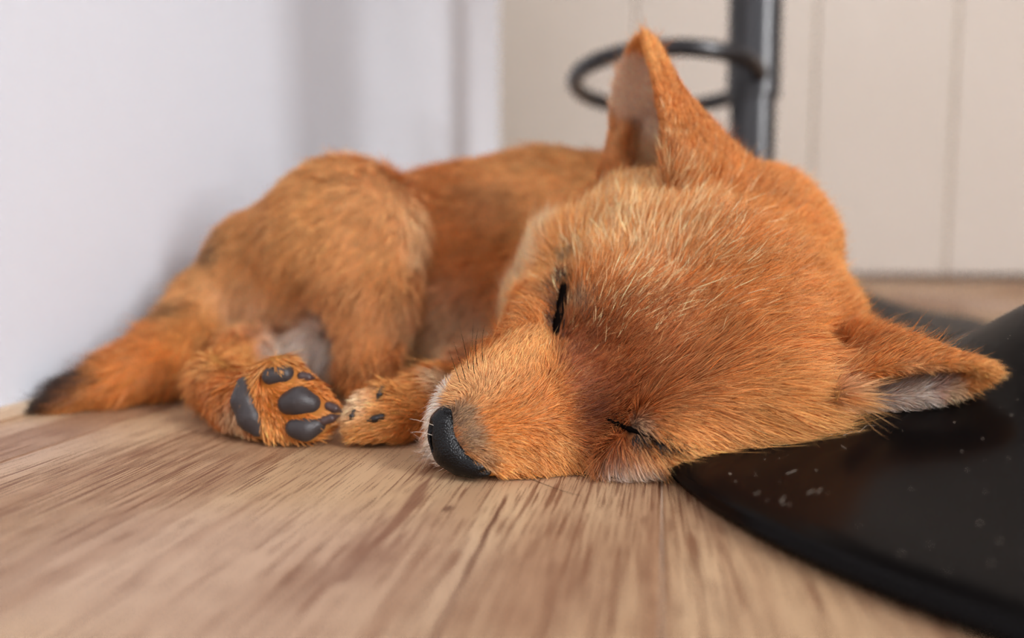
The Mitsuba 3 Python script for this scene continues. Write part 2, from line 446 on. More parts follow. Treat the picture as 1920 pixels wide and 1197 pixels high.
def ear_shell(near, back, far, thick, k):
    """a pinna: rim nearest the camera, bulging back and far rim, each a list of (px, py, depth) from base to tip"""
    n = 40
    u = np.linspace(0, 1, n)

    def curve(pts):
        q = np.array([P(*t) for t in pts])
        s = np.linspace(0, 1, len(q))
        from scipy.interpolate import PchipInterpolator
        return PchipInterpolator(s, q)(u)
    A, B, C = curve(near), curve(back), curve(far)
    s = np.linspace(0, 1, 46)[None, :, None]
    ctrl = 2 * B - 0.5 * (A + C)
    S = (1 - s) ** 2 * A[:, None] + 2 * s * (1 - s) * ctrl[:, None] + s * s * C[:, None]
    pts = S.reshape(-1, 3)
    th = np.repeat(thick * (1 - 0.35 * u), 46)
    tree = cKDTree(pts)
    sl, g = window_of(pts.min(0) - 0.014, pts.max(0) + 0.014)
    d, i = tree.query(g.reshape(-1, 3), distance_upper_bound=0.016)
    d = np.where(np.isinf(d), 0.016, d)
    i = np.minimum(i, len(th) - 1)
    e = (d - th[i]).reshape(g.shape[:3]).astype(np.float32)
    SD[sl] = smin(SD[sl], e, k)
    return S


add_bones([(1535, 728, .279, 44), (1590, 722, .268, 22)], .010)            # root of the lower ear
add_bones([(1156, 318, .346, 30), (1170, 262, .346, 18)], .008)            # fold at the foot of the upper ear
EAR_A = ear_shell([(1256, 352, .302), (1252, 270, .301), (1238, 180, .304), (1219, 105, .311), (1208, 74, .318)],
                  [(1372, 300, .337), (1316, 232, .334), (1262, 165, .329), (1231, 102, .324), (1213, 73, .322)],
                  [(1134, 335, .356), (1150, 260, .354), (1163, 185, .345), (1181, 110, .332), (1200, 74, .323)], 0.0030, 0.006)
EAR_B = ear_shell([(1545, 736, .260), (1640, 698, .2510), (1720, 686, .2440), (1800, 686, .2365), (1862, 696, .2315)],
                  [(1600, 626, .300), (1690, 644, .278), (1765, 668, .257), (1828, 684, .242), (1868, 693, .234)],
                  [(1510, 776, .266), (1640, 756, .2575), (1735, 743, .2470), (1810, 727, .2395), (1864, 702, .2330)], 0.0026, 0.006)
HEAD_SD = SD.copy()
SD = smin(SD_BODY, HEAD_SD, 0.010)
del HD, HEAD0
# keep clear of floor, wall and the stool's base plate
sl, g = window_of(LO, HI)
SD = np.maximum(SD, 0.0012 - g[..., 2])
SD = np.maximum(SD, (WX + 0.0045) - g[..., 0])
rr = np.hypot(g[..., 0] - S2[0], g[..., 1] - S2[1])
SD = np.maximum(SD, np.where(rr < 0.2, base_height(rr) + 0.0012, -1) - g[..., 2])
del g, rr
SD = gaussian_filter(SD, 0.7)


def surface_nets(Fd, lo, h):
    s = Fd < 0
    c = [s[i:Fd.shape[0] - 1 + i, j:Fd.shape[1] - 1 + j, k:Fd.shape[2] - 1 + k] for i in (0, 1) for j in (0, 1) for k in (0, 1)]
    cnt = sum(x.astype(np.int8) for x in c)
    act = (cnt > 0) & (cnt < 8)
    idx = np.argwhere(act)
    num = np.full(act.shape, -1, np.int64)
    num[tuple(idx.T)] = np.arange(len(idx))
    corners = np.array([[i, j, k] for i in (0, 1) for j in (0, 1) for k in (0, 1)])
    vals = np.stack([Fd[tuple((idx + o).T)] for o in corners], 1)
    acc, w = np.zeros((len(idx), 3)), np.zeros(len(idx))
    for a in range(8):
        for b in range(a + 1, 8):
            if np.abs(corners[a] - corners[b]).sum() == 1:
                x = (vals[:, a] < 0) != (vals[:, b] < 0)
                t = np.where(x, vals[:, a] / np.where(x, vals[:, a] - vals[:, b], 1), 0)
                acc += np.where(x[:, None], corners[a] + t[:, None] * (corners[b] - corners[a]), 0)
                w += x
    v = lo + h * (idx + acc / w[:, None])
    faces = []
    for ax in range(3):
        o = [1, 1, 1]
        o[ax] = 0
        s0 = s[tuple(slice(o[i], s.shape[i] - 1) for i in range(3))]
        up = [slice(o[i], s.shape[i] - 1) for i in range(3)]
        up[ax] = slice(1, s.shape[ax])
        s1 = s[tuple(up)]
        e = np.argwhere(s0 != s1)
        flip = s0[tuple(e.T)]
        e = e + o
        b, c_ = [i for i in range(3) if i != ax]
        db, dc = np.eye(3, dtype=int)[b], np.eye(3, dtype=int)[c_]
        q = np.stack([num[tuple((e - db - dc).T)], num[tuple((e - dc).T)], num[tuple(e.T)], num[tuple((e - db).T)]], 1)
        if ax == 1:
            flip = ~flip
        q[~flip] = q[~flip][:, ::-1]
        faces.append(q)
    q = np.vstack(faces)
    return trimesh.Trimesh(v, np.vstack([q[:, [0, 1, 2]], q[:, [0, 2, 3]]]), process=False)


body = surface_nets(SD, LO, GH)
parts_ = trimesh.graph.connected_components(body.edges_unique, nodes=np.arange(len(body.vertices)))
if len(parts_) > 1:
    keep = np.zeros(len(body.vertices), bool)
    keep[max(parts_, key=len)] = True
    body.update_faces(keep[body.faces].all(1))
    body.remove_unreferenced_vertices()
trimesh.smoothing.filter_taubin(body, iterations=6)
BV, BF, BN = meshkit.arrays(body, True)


def sample(field, p):
    return map_coordinates(field, ((p - LO) / GH).T, order=1, mode='nearest')


def surf(px, py, lift=0.0):
    """the first surface point of the dog's body on the sight line of (px, py), or None"""
    d = np.arange(0.16, 0.75, 0.0005)
    p = P(np.full(len(d), px), np.full(len(d), py), d)
    inside = np.all((p > LO) & (p < HI), 1)
    s = np.where(inside, sample(SD, p), 1.0)
    i = np.nonzero(s < 0)[0]
    if not len(i):
        return None
    q = p[i[0]]
    return q - lift * (FWD + (px - W / 2) / F * RGT + (H / 2 - py) / F * UPV)


# ------------------------------------------------------------------ coat: colours (painted light and shade in some), lie and length from marks on the body
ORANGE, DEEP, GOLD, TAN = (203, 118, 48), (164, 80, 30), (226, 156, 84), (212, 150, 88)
CREAM, WHITE, BLACK, GREY = (236, 206, 168), (240, 232, 222), (26, 22, 22), (158, 130, 106)
COAT = [  # px, py, colour, radius in px, weight
    (1350, 480, (190, 106, 42), 110, 1), (1400, 640, (190, 104, 40), 70, 1), (1500, 450, ORANGE, 120, 1), (1500, 600, ORANGE, 120, 1), (1250, 640, DEEP, 75, 2.5), (1150, 690, (138, 62, 22), 60, 4), (1095, 650, (112, 54, 24), 26, 4), (1100, 765, (112, 54, 24), 26, 4), (1092, 815, (160, 84, 36), 18, 2), (1160, 640, DEEP, 45, 1.5), (1220, 700, DEEP, 55, 2.5), (1300, 720, DEEP, 40, 0.7), (1040, 560, (140, 84, 44), 12, 1.2), (1560, 480, (224, 142, 70), 50, 1.5), (1520, 560, (218, 136, 64), 50, 1.2), (1046, 640, (90, 52, 30), 10, 1.5), (1116, 773, BLACK, 5, 3), (1140, 787, BLACK, 4, 4), (1160, 797, BLACK, 4, 5), (1182, 807, BLACK, 4, 5), (1204, 815, BLACK, 4, 5), (1228, 825, BLACK, 4, 4), (1252, 836, BLACK, 3.5, 4), (1276, 845, BLACK, 3, 3), (1062, 505, BLACK, 5, 3), (1057, 540, BLACK, 6, 4), (1052, 575, BLACK, 7, 4), (1045, 610, BLACK, 7, 4), (1350, 650, ORANGE, 90, 1),  # deep red stop and brown eye surround include painted shade; head's right, painted light
    (1000, 740, ORANGE, 45, 1), (1050, 770, DEEP, 45, 1), (960, 676, (234, 168, 100), 36, 2), (1005, 668, GOLD, 26, 1.5), (905, 712, (228, 170, 112), 24, 1.6), (1180, 430, GOLD, 70, 1), (1120, 520, ORANGE, 40, 1),  # gold along the muzzle's top also paints the light on it
    (1010, 600, ORANGE, 35, 1), (965, 570, CREAM, 22, 2), (945, 610, CREAM, 16, 2), (990, 490, CREAM, 22, 2), (1010, 430, GOLD, 22, 1),
    (950, 870, GOLD, 26, 1), (880, 898, WHITE, 14, 5), (915, 898, WHITE, 12, 3), (815, 770, WHITE, 10, 2), (812, 840, WHITE, 14, 5), (816, 856, WHITE, 16, 6), (830, 876, WHITE, 16, 6), (850, 890, WHITE, 14, 6), (1120, 885, WHITE, 24, 2), (1180, 885, WHITE, 22, 2), (1230, 885, CREAM, 22, 1.4), (1040, 850, GOLD, 30, 1),
    (1000, 820, ORANGE, 35, 1), (840, 720, CREAM, 16, 1), (822, 745, WHITE, 11, 2), (860, 700, GOLD, 18, 1), (864, 782, GREY, 10, 0.6), (908, 858, GREY, 10, 0.5), (882, 822, GREY, 10, 0.5), (1195, 796, GREY, 9, 1.4), (1084, 580, GREY, 10, 1.5), (938, 618, CREAM, 12, 3), (952, 588, CREAM, 13, 3), (970, 540, CREAM, 14, 3), (984, 500, CREAM, 14, 2.5), (778, 400, (240, 200, 152), 20, 2.5), (782, 460, (240, 200, 152), 16, 2), (765, 345, (236, 190, 138), 22, 2),  # pale marks down the thigh's right edge paint its lit rim
    (1400, 800, GOLD, 70, 1), (1300, 840, GOLD, 50, 1), (1490, 760, GOLD, 50, 1), (1550, 740, CREAM, 26, 1),
    (1600, 660, DEEP, 40, 1), (1660, 655, ORANGE, 34, 2), (1720, 672, ORANGE, 30, 2), (1780, 684, ORANGE, 26, 2), (1620, 690, ORANGE, 20, 2), (1660, 692, ORANGE, 16, 2.5), (1700, 688, (222, 160, 104), 14, 2.5), (1750, 688, (222, 160, 104), 13, 2.5), (1800, 690, GOLD, 14, 2.5), (1840, 697, GOLD, 26, 2), (1620, 742, WHITE, 13, 3), (1650, 736, WHITE, 13, 3), (1680, 732, WHITE, 12, 3), (1710, 727, WHITE, 12, 3), (1740, 723, (216, 196, 190), 11, 3), (1770, 720, (206, 178, 168), 10, 3), (1590, 752, CREAM, 16, 2), (1665, 748, WHITE, 10, 3), (1720, 738, WHITE, 10, 3), (1780, 728, CREAM, 9, 3),
    (1290, 230, ORANGE, 50, 1), (1260, 320, DEEP, 30, 1), (1215, 90, GOLD, 30, 1), (1200, 200, (246, 220, 200), 16, 2.5), (1205, 150, (246, 220, 200), 12, 2), (1200, 260, (150, 104, 84), 9, 2.0), (1222, 270, (248, 226, 206), 12, 3), (1215, 320, CREAM, 18, 3), (1178, 220, (246, 220, 200), 12, 2.5), (1140, 300, (196, 124, 66), 24, 2), (1150, 260, (206, 140, 84), 18, 2),
    (620, 400, TAN, 90, 1), (520, 460, TAN, 90, 1), (700, 480, (200, 134, 78), 70, 1), (740, 370, (230, 174, 118), 50, 1), (650, 580, (192, 124, 70), 80, 1), (430, 520, TAN, 50, 1), (408, 462, (120, 84, 58), 20, 1.2), (345, 575, (120, 84, 58), 18, 1.0), (470, 590, (226, 186, 150), 45, 1.4),
    (590, 655, WHITE, 40, 2.5), (850, 330, ORANGE, 60, 1), (1000, 330, TAN, 70, 1), (940, 380, (190, 140, 96), 40, 1), (900, 420, ORANGE, 80, 1), (870, 530, DEEP, 60, 1), (820, 620, CREAM, 55, 2.0), (800, 590, GOLD, 40, 1), (690, 690, ORANGE, 60, 1),
    (320, 660, ORANGE, 60, 1), (390, 620, GOLD, 40, 1), (220, 720, ORANGE, 40, 1), (120, 722, BLACK, 36, 4.0), (80, 752, BLACK, 24, 3), (165, 698, BLACK, 20, 3), (150, 755, ORANGE, 18, 1.4),
    (450, 680, GOLD, 40, 1), (520, 670, GOLD, 40, 1), (600, 720, ORANGE, 30, 1), (480, 820, GOLD, 30, 1), (620, 800, GOLD, 26, 1), (440, 790, CREAM, 22, 1), (510, 745, ORANGE, 18, 1.5), (555, 780, ORANGE, 16, 1.5), (400, 740, ORANGE, 40, 1),
    (690, 800, GOLD, 34, 1), (760, 740, GOLD, 34, 1), (670, 760, CREAM, 20, 1.3), (720, 830, GOLD, 30, 1), (790, 790, ORANGE, 40, 1),
]
FLOW = [  # px, py, image direction (right, down), radius in px
    (880, 790, (.55, -.2), 30), (850, 720, (.25, -1), 30), (920, 690, (.2, -1), 45), (1000, 670, (.35, -1), 45), (960, 760, (.7, -.75), 35), (1050, 760, (1, -.25), 40), (960, 830, (.8, .45), 35), (920, 870, (.7, .5), 25), (1020, 860, (.6, .8), 40),
    (1130, 690, (.9, -.5), 50), (1010, 590, (-.8, -.35), 30), (1020, 520, (-.7, -.6), 30), (950, 590, (-.4, -1), 26), (1000, 450, (-.2, -1), 40), (1100, 480, (-.35, -1), 40), (1100, 560, (.2, -1), 30), (1150, 600, (.6, -.8), 50), (1180, 430, (.05, -1), 70), (1280, 420, (.35, -1), 70),
    (1250, 600, (.75, -.7), 70), (1400, 420, (.7, -.8), 90), (1350, 600, (1, -.4), 80), (1480, 520, (1, -.35), 90), (1570, 520, (1, -.35), 60), (1500, 650, (1, -.05), 70), (1300, 700, (1, .0), 60), (1200, 740, (1, .05), 40), (1190, 790, (1, .3), 22), (1230, 808, (1, .4), 22), (1265, 826, (1, .5), 20), (1150, 775, (1, .25), 20), (1160, 820, (.55, 1), 20), (1220, 842, (.6, 1), 20),
    (1400, 750, (1, .25), 70), (1200, 840, (.5, 1), 40), (1120, 840, (.45, 1), 40), (1280, 800, (1, .5), 40), (1300, 850, (.8, .8), 40), (1420, 830, (1, .45), 60), (1510, 770, (1, .3), 50), (1575, 755, (1, -.05), 30),
    (1640, 696, (1, -.1), 18), (1700, 687, (1, -.05), 18), (1770, 687, (1, .05), 18), (1620, 650, (1, .35), 50), (1750, 670, (1, .25), 60), (1840, 690, (1, .25), 40), (1600, 752, (1, -.1), 24), (1650, 735, (1, .15), 30), (1720, 725, (.9, .4), 30), (1790, 720, (.9, .35), 30),
    (1290, 230, (-.45, -1), 50), (1330, 280, (-.2, -1), 40), (1220, 120, (-.1, -1), 40), (1235, 230, (-.1, -1), 25), (1200, 270, (-.35, -.9), 26), (1185, 200, (-.3, -1), 24), (1140, 280, (.1, -1), 30), (1260, 320, (.1, -1), 30),
    (600, 400, (-1, .35), 100), (500, 480, (-.8, .7), 90), (700, 450, (-.5, 1), 80), (690, 600, (-.2, 1), 90), (740, 340, (-.5, .9), 60), (778, 420, (-.1, 1), 50), (550, 560, (-.5, .9), 80), (850, 330, (-1, .1), 80), (1000, 340, (-1, .2), 90), (900, 450, (-.8, .6), 90), (860, 600, (-.5, .8), 70),
    (400, 560, (-.5, 1), 60), (330, 650, (-1, .6), 60), (220, 710, (-1, .45), 60), (100, 750, (-1, .4), 60), (590, 650, (-.2, 1), 40),
    (470, 670, (.6, -.7), 40), (440, 790, (-.3, .9), 40), (520, 820, (.4, .9), 40), (600, 720, (1, .3), 30), (620, 790, (1, .3), 30), (540, 760, (1, .1), 24), (690, 790, (-1, .2), 40), (760, 760, (-1, .3), 50), (850, 730, (-1, .4), 50),
]
LENGTH = [  # px, py, length in mm, radius in px
    (880, 790, 3.2, 35), (940, 720, 5, 50), (860, 720, 4, 30), (1000, 760, 5, 50), (960, 850, 5, 40), (1050, 700, 6, 50), (1080, 560, 6.5, 40), (1030, 560, 6.5, 30), (960, 580, 8, 30), (1150, 640, 7, 60), (1180, 440, 14, 70), (1200, 375, 8, 40), (1110, 380, 8, 40), (1200, 520, 11, 50), (1350, 520, 10, 100), (1500, 500, 10, 100), (1350, 680, 9, 80),
    (1200, 840, 9, 50), (1130, 880, 10, 30), (1590, 745, 5, 30), (1560, 762, 7, 25), (1145, 290, 4, 26), (1240, 790, 7, 30), (1195, 793, 3.2, 18), (1230, 810, 3.6, 20), (1262, 826, 4.2, 20), (1150, 778, 3.5, 20), (1085, 580, 4, 16), (1350, 830, 15, 60), (1470, 790, 17, 60), (1020, 860, 6, 40),
    (1640, 700, 3, 18), (1710, 689, 2.6, 18), (1780, 689, 2.6, 18), (1640, 660, 5, 50), (1780, 680, 3.5, 50), (1860, 695, 3.2, 30), (1650, 740, 6, 24), (1730, 727, 6, 24), (1800, 718, 4, 20),
    (1290, 220, 3.6, 50), (1225, 130, 3.2, 50), (1240, 250, 3.2, 22), (1205, 250, 7, 22), (1215, 320, 9, 20), (1190, 190, 6, 16), (1330, 290, 6, 40),
    (600, 430, 10, 120), (740, 370, 9, 80), (680, 600, 11, 90), (900, 400, 13, 130), (850, 600, 18, 70), (470, 570, 12, 60), (590, 655, 11, 40), (330, 650, 12, 70), (200, 715, 13, 60), (90, 752, 9, 60),
    (470, 680, 4.5, 50), (400, 740, 5, 50), (540, 760, 3.4, 30), (450, 800, 5, 40), (600, 720, 4, 30), (610, 800, 5, 30), (690, 790, 4, 50), (780, 770, 6, 60),
]


def marks(rows, value):
    at, val, rad, wt, nrm = [], [], [], [], []
    for row in rows:
        q = surf(row[0], row[1])
        if q is None:
            continue
        at.append(q)
        val.append(value(row))
        rad.append(row[3] * np.dot(q - CAM, FWD) / F)
        wt.append(row[4] if len(row) > 4 else 1.0)
        nrm.append(BN[SKIN_TREE.query(q)[1]])
    return np.array(at), np.array(val, float), np.array(rad), np.array(wt), np.array(nrm)


SKIN_TREE = cKDTree(BV)


def spread(m, p, base, base_w=0.02, chunk=20000, nor=None):
    at, val, rad, wt, nrm = m
    out = np.empty((len(p), val.shape[1]))
    for i in range(0, len(p), chunk):
        q = p[i:i + chunk]
        d2 = ((q[:, None] - at[None]) ** 2).sum(-1)
        w = wt * (np.exp(-0.5 * d2 / rad ** 2) + 0.004 / (1 + d2 / rad ** 2) ** 2)
        if nor is not None:
            w = w * (0.004 + np.clip(0.5 + 0.5 * (nor[i:i + chunk] @ nrm.T), 0, 1) ** 2.5)
        out[i:i + chunk] = (w @ val + base_w * np.asarray(base)) / (w.sum(1, keepdims=True) + base_w)
    return out


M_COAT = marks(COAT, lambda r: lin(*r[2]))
M_FLOW = marks(FLOW, lambda r: (RGT * r[2][0] - UPV * r[2][1]) / np.hypot(*r[2]))
M_LEN = marks(LENGTH, lambda r: (r[2] * 1e-3,))
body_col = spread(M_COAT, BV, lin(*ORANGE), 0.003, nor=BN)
scene['mat_coat'] = two({'type': 'principled', 'base_color': {'type': 'mesh_attribute', 'name': 'vertex_color'}, 'roughness': 0.55, 'specular': 0.3})
scene['mat_skin'] = two({'type': 'diffuse', 'reflectance': {'type': 'mesh_attribute', 'name': 'vertex_color'}})
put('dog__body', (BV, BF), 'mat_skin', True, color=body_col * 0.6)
tag('dog', 'orange puppy asleep on its side on the wood floor, cheek on a black base', 'dog')

# bare places: nose, pads and closed eyes keep the hair away
def at_skin(px, py, sink):
    """a point the given depth (metres) behind the skin on that sight line"""
    q = surf(px, py)
    return q + sink * (q - CAM) / np.linalg.norm(q - CAM)


def blob(balls, h, k, cuts=(), kc=0.001):
    """a smooth union of tapered bones given as ((point, radius), (point, radius)), minus the cuts, as a mesh"""
    pts = np.array([b[0] for c in balls for b in c])
    rm = max(b[1] for c in balls for b in c) + 3 * h + k
    lo, hi = pts.min(0) - rm, pts.max(0) + rm
    n = np.ceil((hi - lo) / h).astype(int)
    g = np.stack(np.meshgrid(*[lo[i] + h * np.arange(n[i]) for i in range(3)], indexing='ij'), -1)
    f = np.full(n, 0.1)
    for (a, ra), (b, rb) in balls:
        f = smin(f, cone_sdf(g, a, ra, b, rb), k)
    for (a, ra), (b, rb) in cuts:
        f = -smin(-f, cone_sdf(g, a, ra, b, rb), kc)
    f = np.maximum(f, 0.0006 - g[..., 2])
    m = surface_nets(f, lo, h)
    trimesh.smoothing.filter_taubin(m, iterations=4)
    return m


def chain(rows):
    return list(zip(rows[:-1], rows[1:])) if len(rows) > 1 else [(rows[0], rows[0])]


bare_p, bare_r = [], []


def bare(p, r):
    bare_p.append(p), bare_r.append(r)


scene['mat_nose'] = two({'type': 'bumpmap', 'scale': 0.00009, 'tex': mikit.proc(lambda p, n, uv: sstep(0.1, 0.7, mikit.voronoi((p.x + 0.35 * p.y) * 1700, (p.z - 0.4 * p.y) * 1700)[0]) * -1.0, 1e-4),
                         'bsdf': {'type': 'principled', 'base_color': rgb(10, 9, 10), 'roughness': 0.28, 'specular': 0.3}})
scene['mat_pad'] = two({'type': 'bumpmap', 'scale': 0.00012, 'tex': mikit.proc(lambda p, n, uv: fbm(p.x * 1800, p.y * 1800, p.z * 1800, 2), 1e-4),
                        'bsdf': {'type': 'principled', 'base_color': rgb(58, 52, 52), 'roughness': 0.42, 'specular': 0.45}})
scene['mat_lash'] = two({'type': 'diffuse', 'reflectance': rgb(14, 10, 9)})
scene['mat_claw'] = two({'type': 'principled', 'base_color': rgb(72, 54, 52), 'roughness': 0.35, 'specular': 0.5})
scene['mat_dark_claw'] = two({'type': 'principled', 'base_color': rgb(34, 28, 29), 'roughness': 0.35, 'specular': 0.5})

nose = [(P(px, py, d), r * d / F) for px, py, d, r in ((842, 772, .2560, 15), (834, 792, .2555, 24), (834, 818, .2555, 28), (846, 845, .2550, 31), (868, 864, .2540, 26), (892, 876, .2518, 18), (912, 882, .2508, 11))]
cuts = [chain([(P(850, 756, .2520), .0009), (P(842, 770, .2520), .0007)])[0], chain([(P(918, 884, .2488), .0009), (P(902, 888, .2485), .0006)])[0],
        chain([(P(808, 800, .2530), .0009), (P(814, 842, .2530), .0008)])[0]]
put('dog__nose', blob(chain(nose), 0.0004, 0.003, cuts), 'mat_nose', True, label='pebbled black nose')
for p, r in nose:
    bare(p, r * 1.02)

paw_pads = [[(458, 722, 15, 0), (460, 752, 24, 0), (472, 784, 24, 0), (484, 806, 14, 0)], [(508, 706, 17, 0), (533, 702, 19, 0)], [(543, 757, 22, 0), (562, 752, 25, 0), (583, 757, 19, 0)], [(553, 803, 18, 0), (572, 804, 21, 0), (594, 797, 17, 0)]]
for i, rows in enumerate(paw_pads):
    pts = []
    for px, py, r, _ in rows:
        d = np.dot(surf(px, py) - CAM, FWD)
        rr_ = r * d / F
        pts.append((at_skin(px, py, rr_ * 0.50), rr_))
    put('dog__paw_pad' + (f'_{i:03d}' if i else ''), blob(chain(pts), 0.0006, 0.003), 'mat_pad', True, label='large black heel pad' if i == 0 else None)
    for p, r in pts:
        bare(p, r * 1.12)
claws = [((566, 706), (590, 710), 9, 'mat_claw'), ((616, 762), (640, 772), 9, 'mat_claw'), ((606, 790), (636, 780), 9, 'mat_claw'), ((524, 832), (530, 846), 8, 'mat_dark_claw'),
         ((718, 728), (706, 752), 6, 'mat_dark_claw'), ((716, 782), (688, 790), 7, 'mat_dark_claw'), ((664, 772), (656, 790), 5, 'mat_dark_claw'), ((664, 838), (648, 848), 7, 'mat_dark_claw')]
for i, (a, b, r, m_) in enumerate(claws):
    qa, qb = surf(*a), surf(*b)
    if qa is None:
        continue
    d = np.dot(qa - CAM, FWD)
    if qb is None or np.linalg.norm(qb - qa) > 0.012:
        qb = P(b[0], b[1], d - 0.001)
    up = (CAM - qa) / np.linalg.norm(CAM - qa)
    r_m = r * d / F
    pts = [(qa + up * 0.0002, r_m), (0.5 * (qa + qb) + up * 0.0010, r_m * 0.85), (qb + up * 0.0004, r_m * 0.3)]
    for p_, _ in pts:
        p_[2] = max(p_[2], r_m + 0.0007)
    for p_, r_c in pts[:2]:
        bare(p_, r_c * 1.15)
    put('dog__claw' + (f'_{i:03d}' if i else ''), blob(chain(pts), 0.0004, 0.001), m_, True)

eyelids = [[(1066, 486, 2.5), (1061, 515, 5.5), (1057, 545, 7.5), (1053, 570, 9), (1048, 598, 9.5), (1041, 624, 7)],
           [(1138, 786, 2.5), (1158, 796, 4), (1180, 805, 4.5), (1212, 817, 4.5), (1246, 832, 3.5), (1276, 844, 2.0)]]
lid_points = []
for i, rows in enumerate(eyelids):
    pts = []
    for px, py, r in rows:
        if surf(px, py) is None:
            continue
        d = np.dot(surf(px, py) - CAM, FWD)
        pts.append((at_skin(px, py, -0.0007 if i == 0 else -0.0010), r * d / F))
        bare(pts[-1][0], r * d / F * (1.1 if i == 0 else 1.3) + (0.0002 if i == 0 else 0.0008))
    c_ = np.array([q for q, _ in pts])
    t_ = np.linspace(0, len(c_) - 1, 40)
    lid_points.append(np.stack([np.interp(t_, np.arange(len(c_)), c_[:, a_]) for a_ in range(3)], 1))
    put('dog__eyelid' + (f'_{i:03d}' if i else ''), blob(chain(pts), 0.0005, 0.001), 'mat_lash', True, label='closed dark-rimmed eye seen as an upright slit' if i == 0 else 'closed dark-rimmed eye nearest the floor')
lip = [surf(px, 870) for px in (1098, 1115, 1135, 1165)]
lip = [(np.array([q[0], q[1] - 0.0012, 0.0014]), 0.0005) for q in lip if q is not None]
if len(lip) > 1:
    put('dog__lip', blob(chain(lip), 0.0004, 0.001), 'mat_lash', True, label='thin black lip edge')

WHISKERS = [((896, 692), (892, 650), (897, 616), 0), ((906, 684), (904, 645), (909, 608), 0), ((880, 700), (872, 655), (860, 606), 0), ((864, 722), (851, 684), (840, 652), 0), ((874, 716), (862, 676), (850, 640), 0), ((890, 706), (886, 650), (888, 596), 0),
            ((1046, 484), (1018, 445), (996, 420), 0), ((1046, 506), (1005, 484), (974, 472), 0), ((960, 884), (1035, 914), (1088, 930), 1), ((1216, 796), (1262, 836), (1292, 890), 0), ((1208, 790), (1246, 812), (1278, 842), 0), ((1224, 792), (1256, 812), (1300, 850), 0), ((832, 806), (796, 792), (768, 786), 2), ((832, 826), (795, 812), (770, 812), 2)]
scene['mat_pale_whisker'] = two({'type': 'principled', 'base_color': rgb(214, 200, 184), 'roughness': 0.4})
for i, (a, b, c, way) in enumerate(WHISKERS):
    q = surf(*a)
    if q is None:
        continue
    d = np.dot(q - CAM, FWD)
    p1, p2 = P(b[0], b[1], d - 0.004), P(c[0], c[1], d - 0.006)
    if way == 1:
        p1, p2 = floor_point(b[0], b[1], 0.0008), floor_point(c[0], c[1], 0.0004)
    t = np.linspace(0, 1, 9)[:, None]
    pts = (1 - t) ** 2 * q + 2 * t * (1 - t) * (2 * p1 - 0.5 * (q + p2)) + t * t * p2
    pts[:, 2] = np.maximum(pts[:, 2], 0.0003)
    put('dog__whisker' + (f'_{i:03d}' if i else ''), tube(pts, np.linspace(0.00012, 0.00003, 9), 5), 'mat_pale_whisker' if way == 2 else 'mat_lash', True)
bare_p, bare_r = np.array(bare_p), np.array(bare_r)
HEAD_C = P(1300, 600, .33)


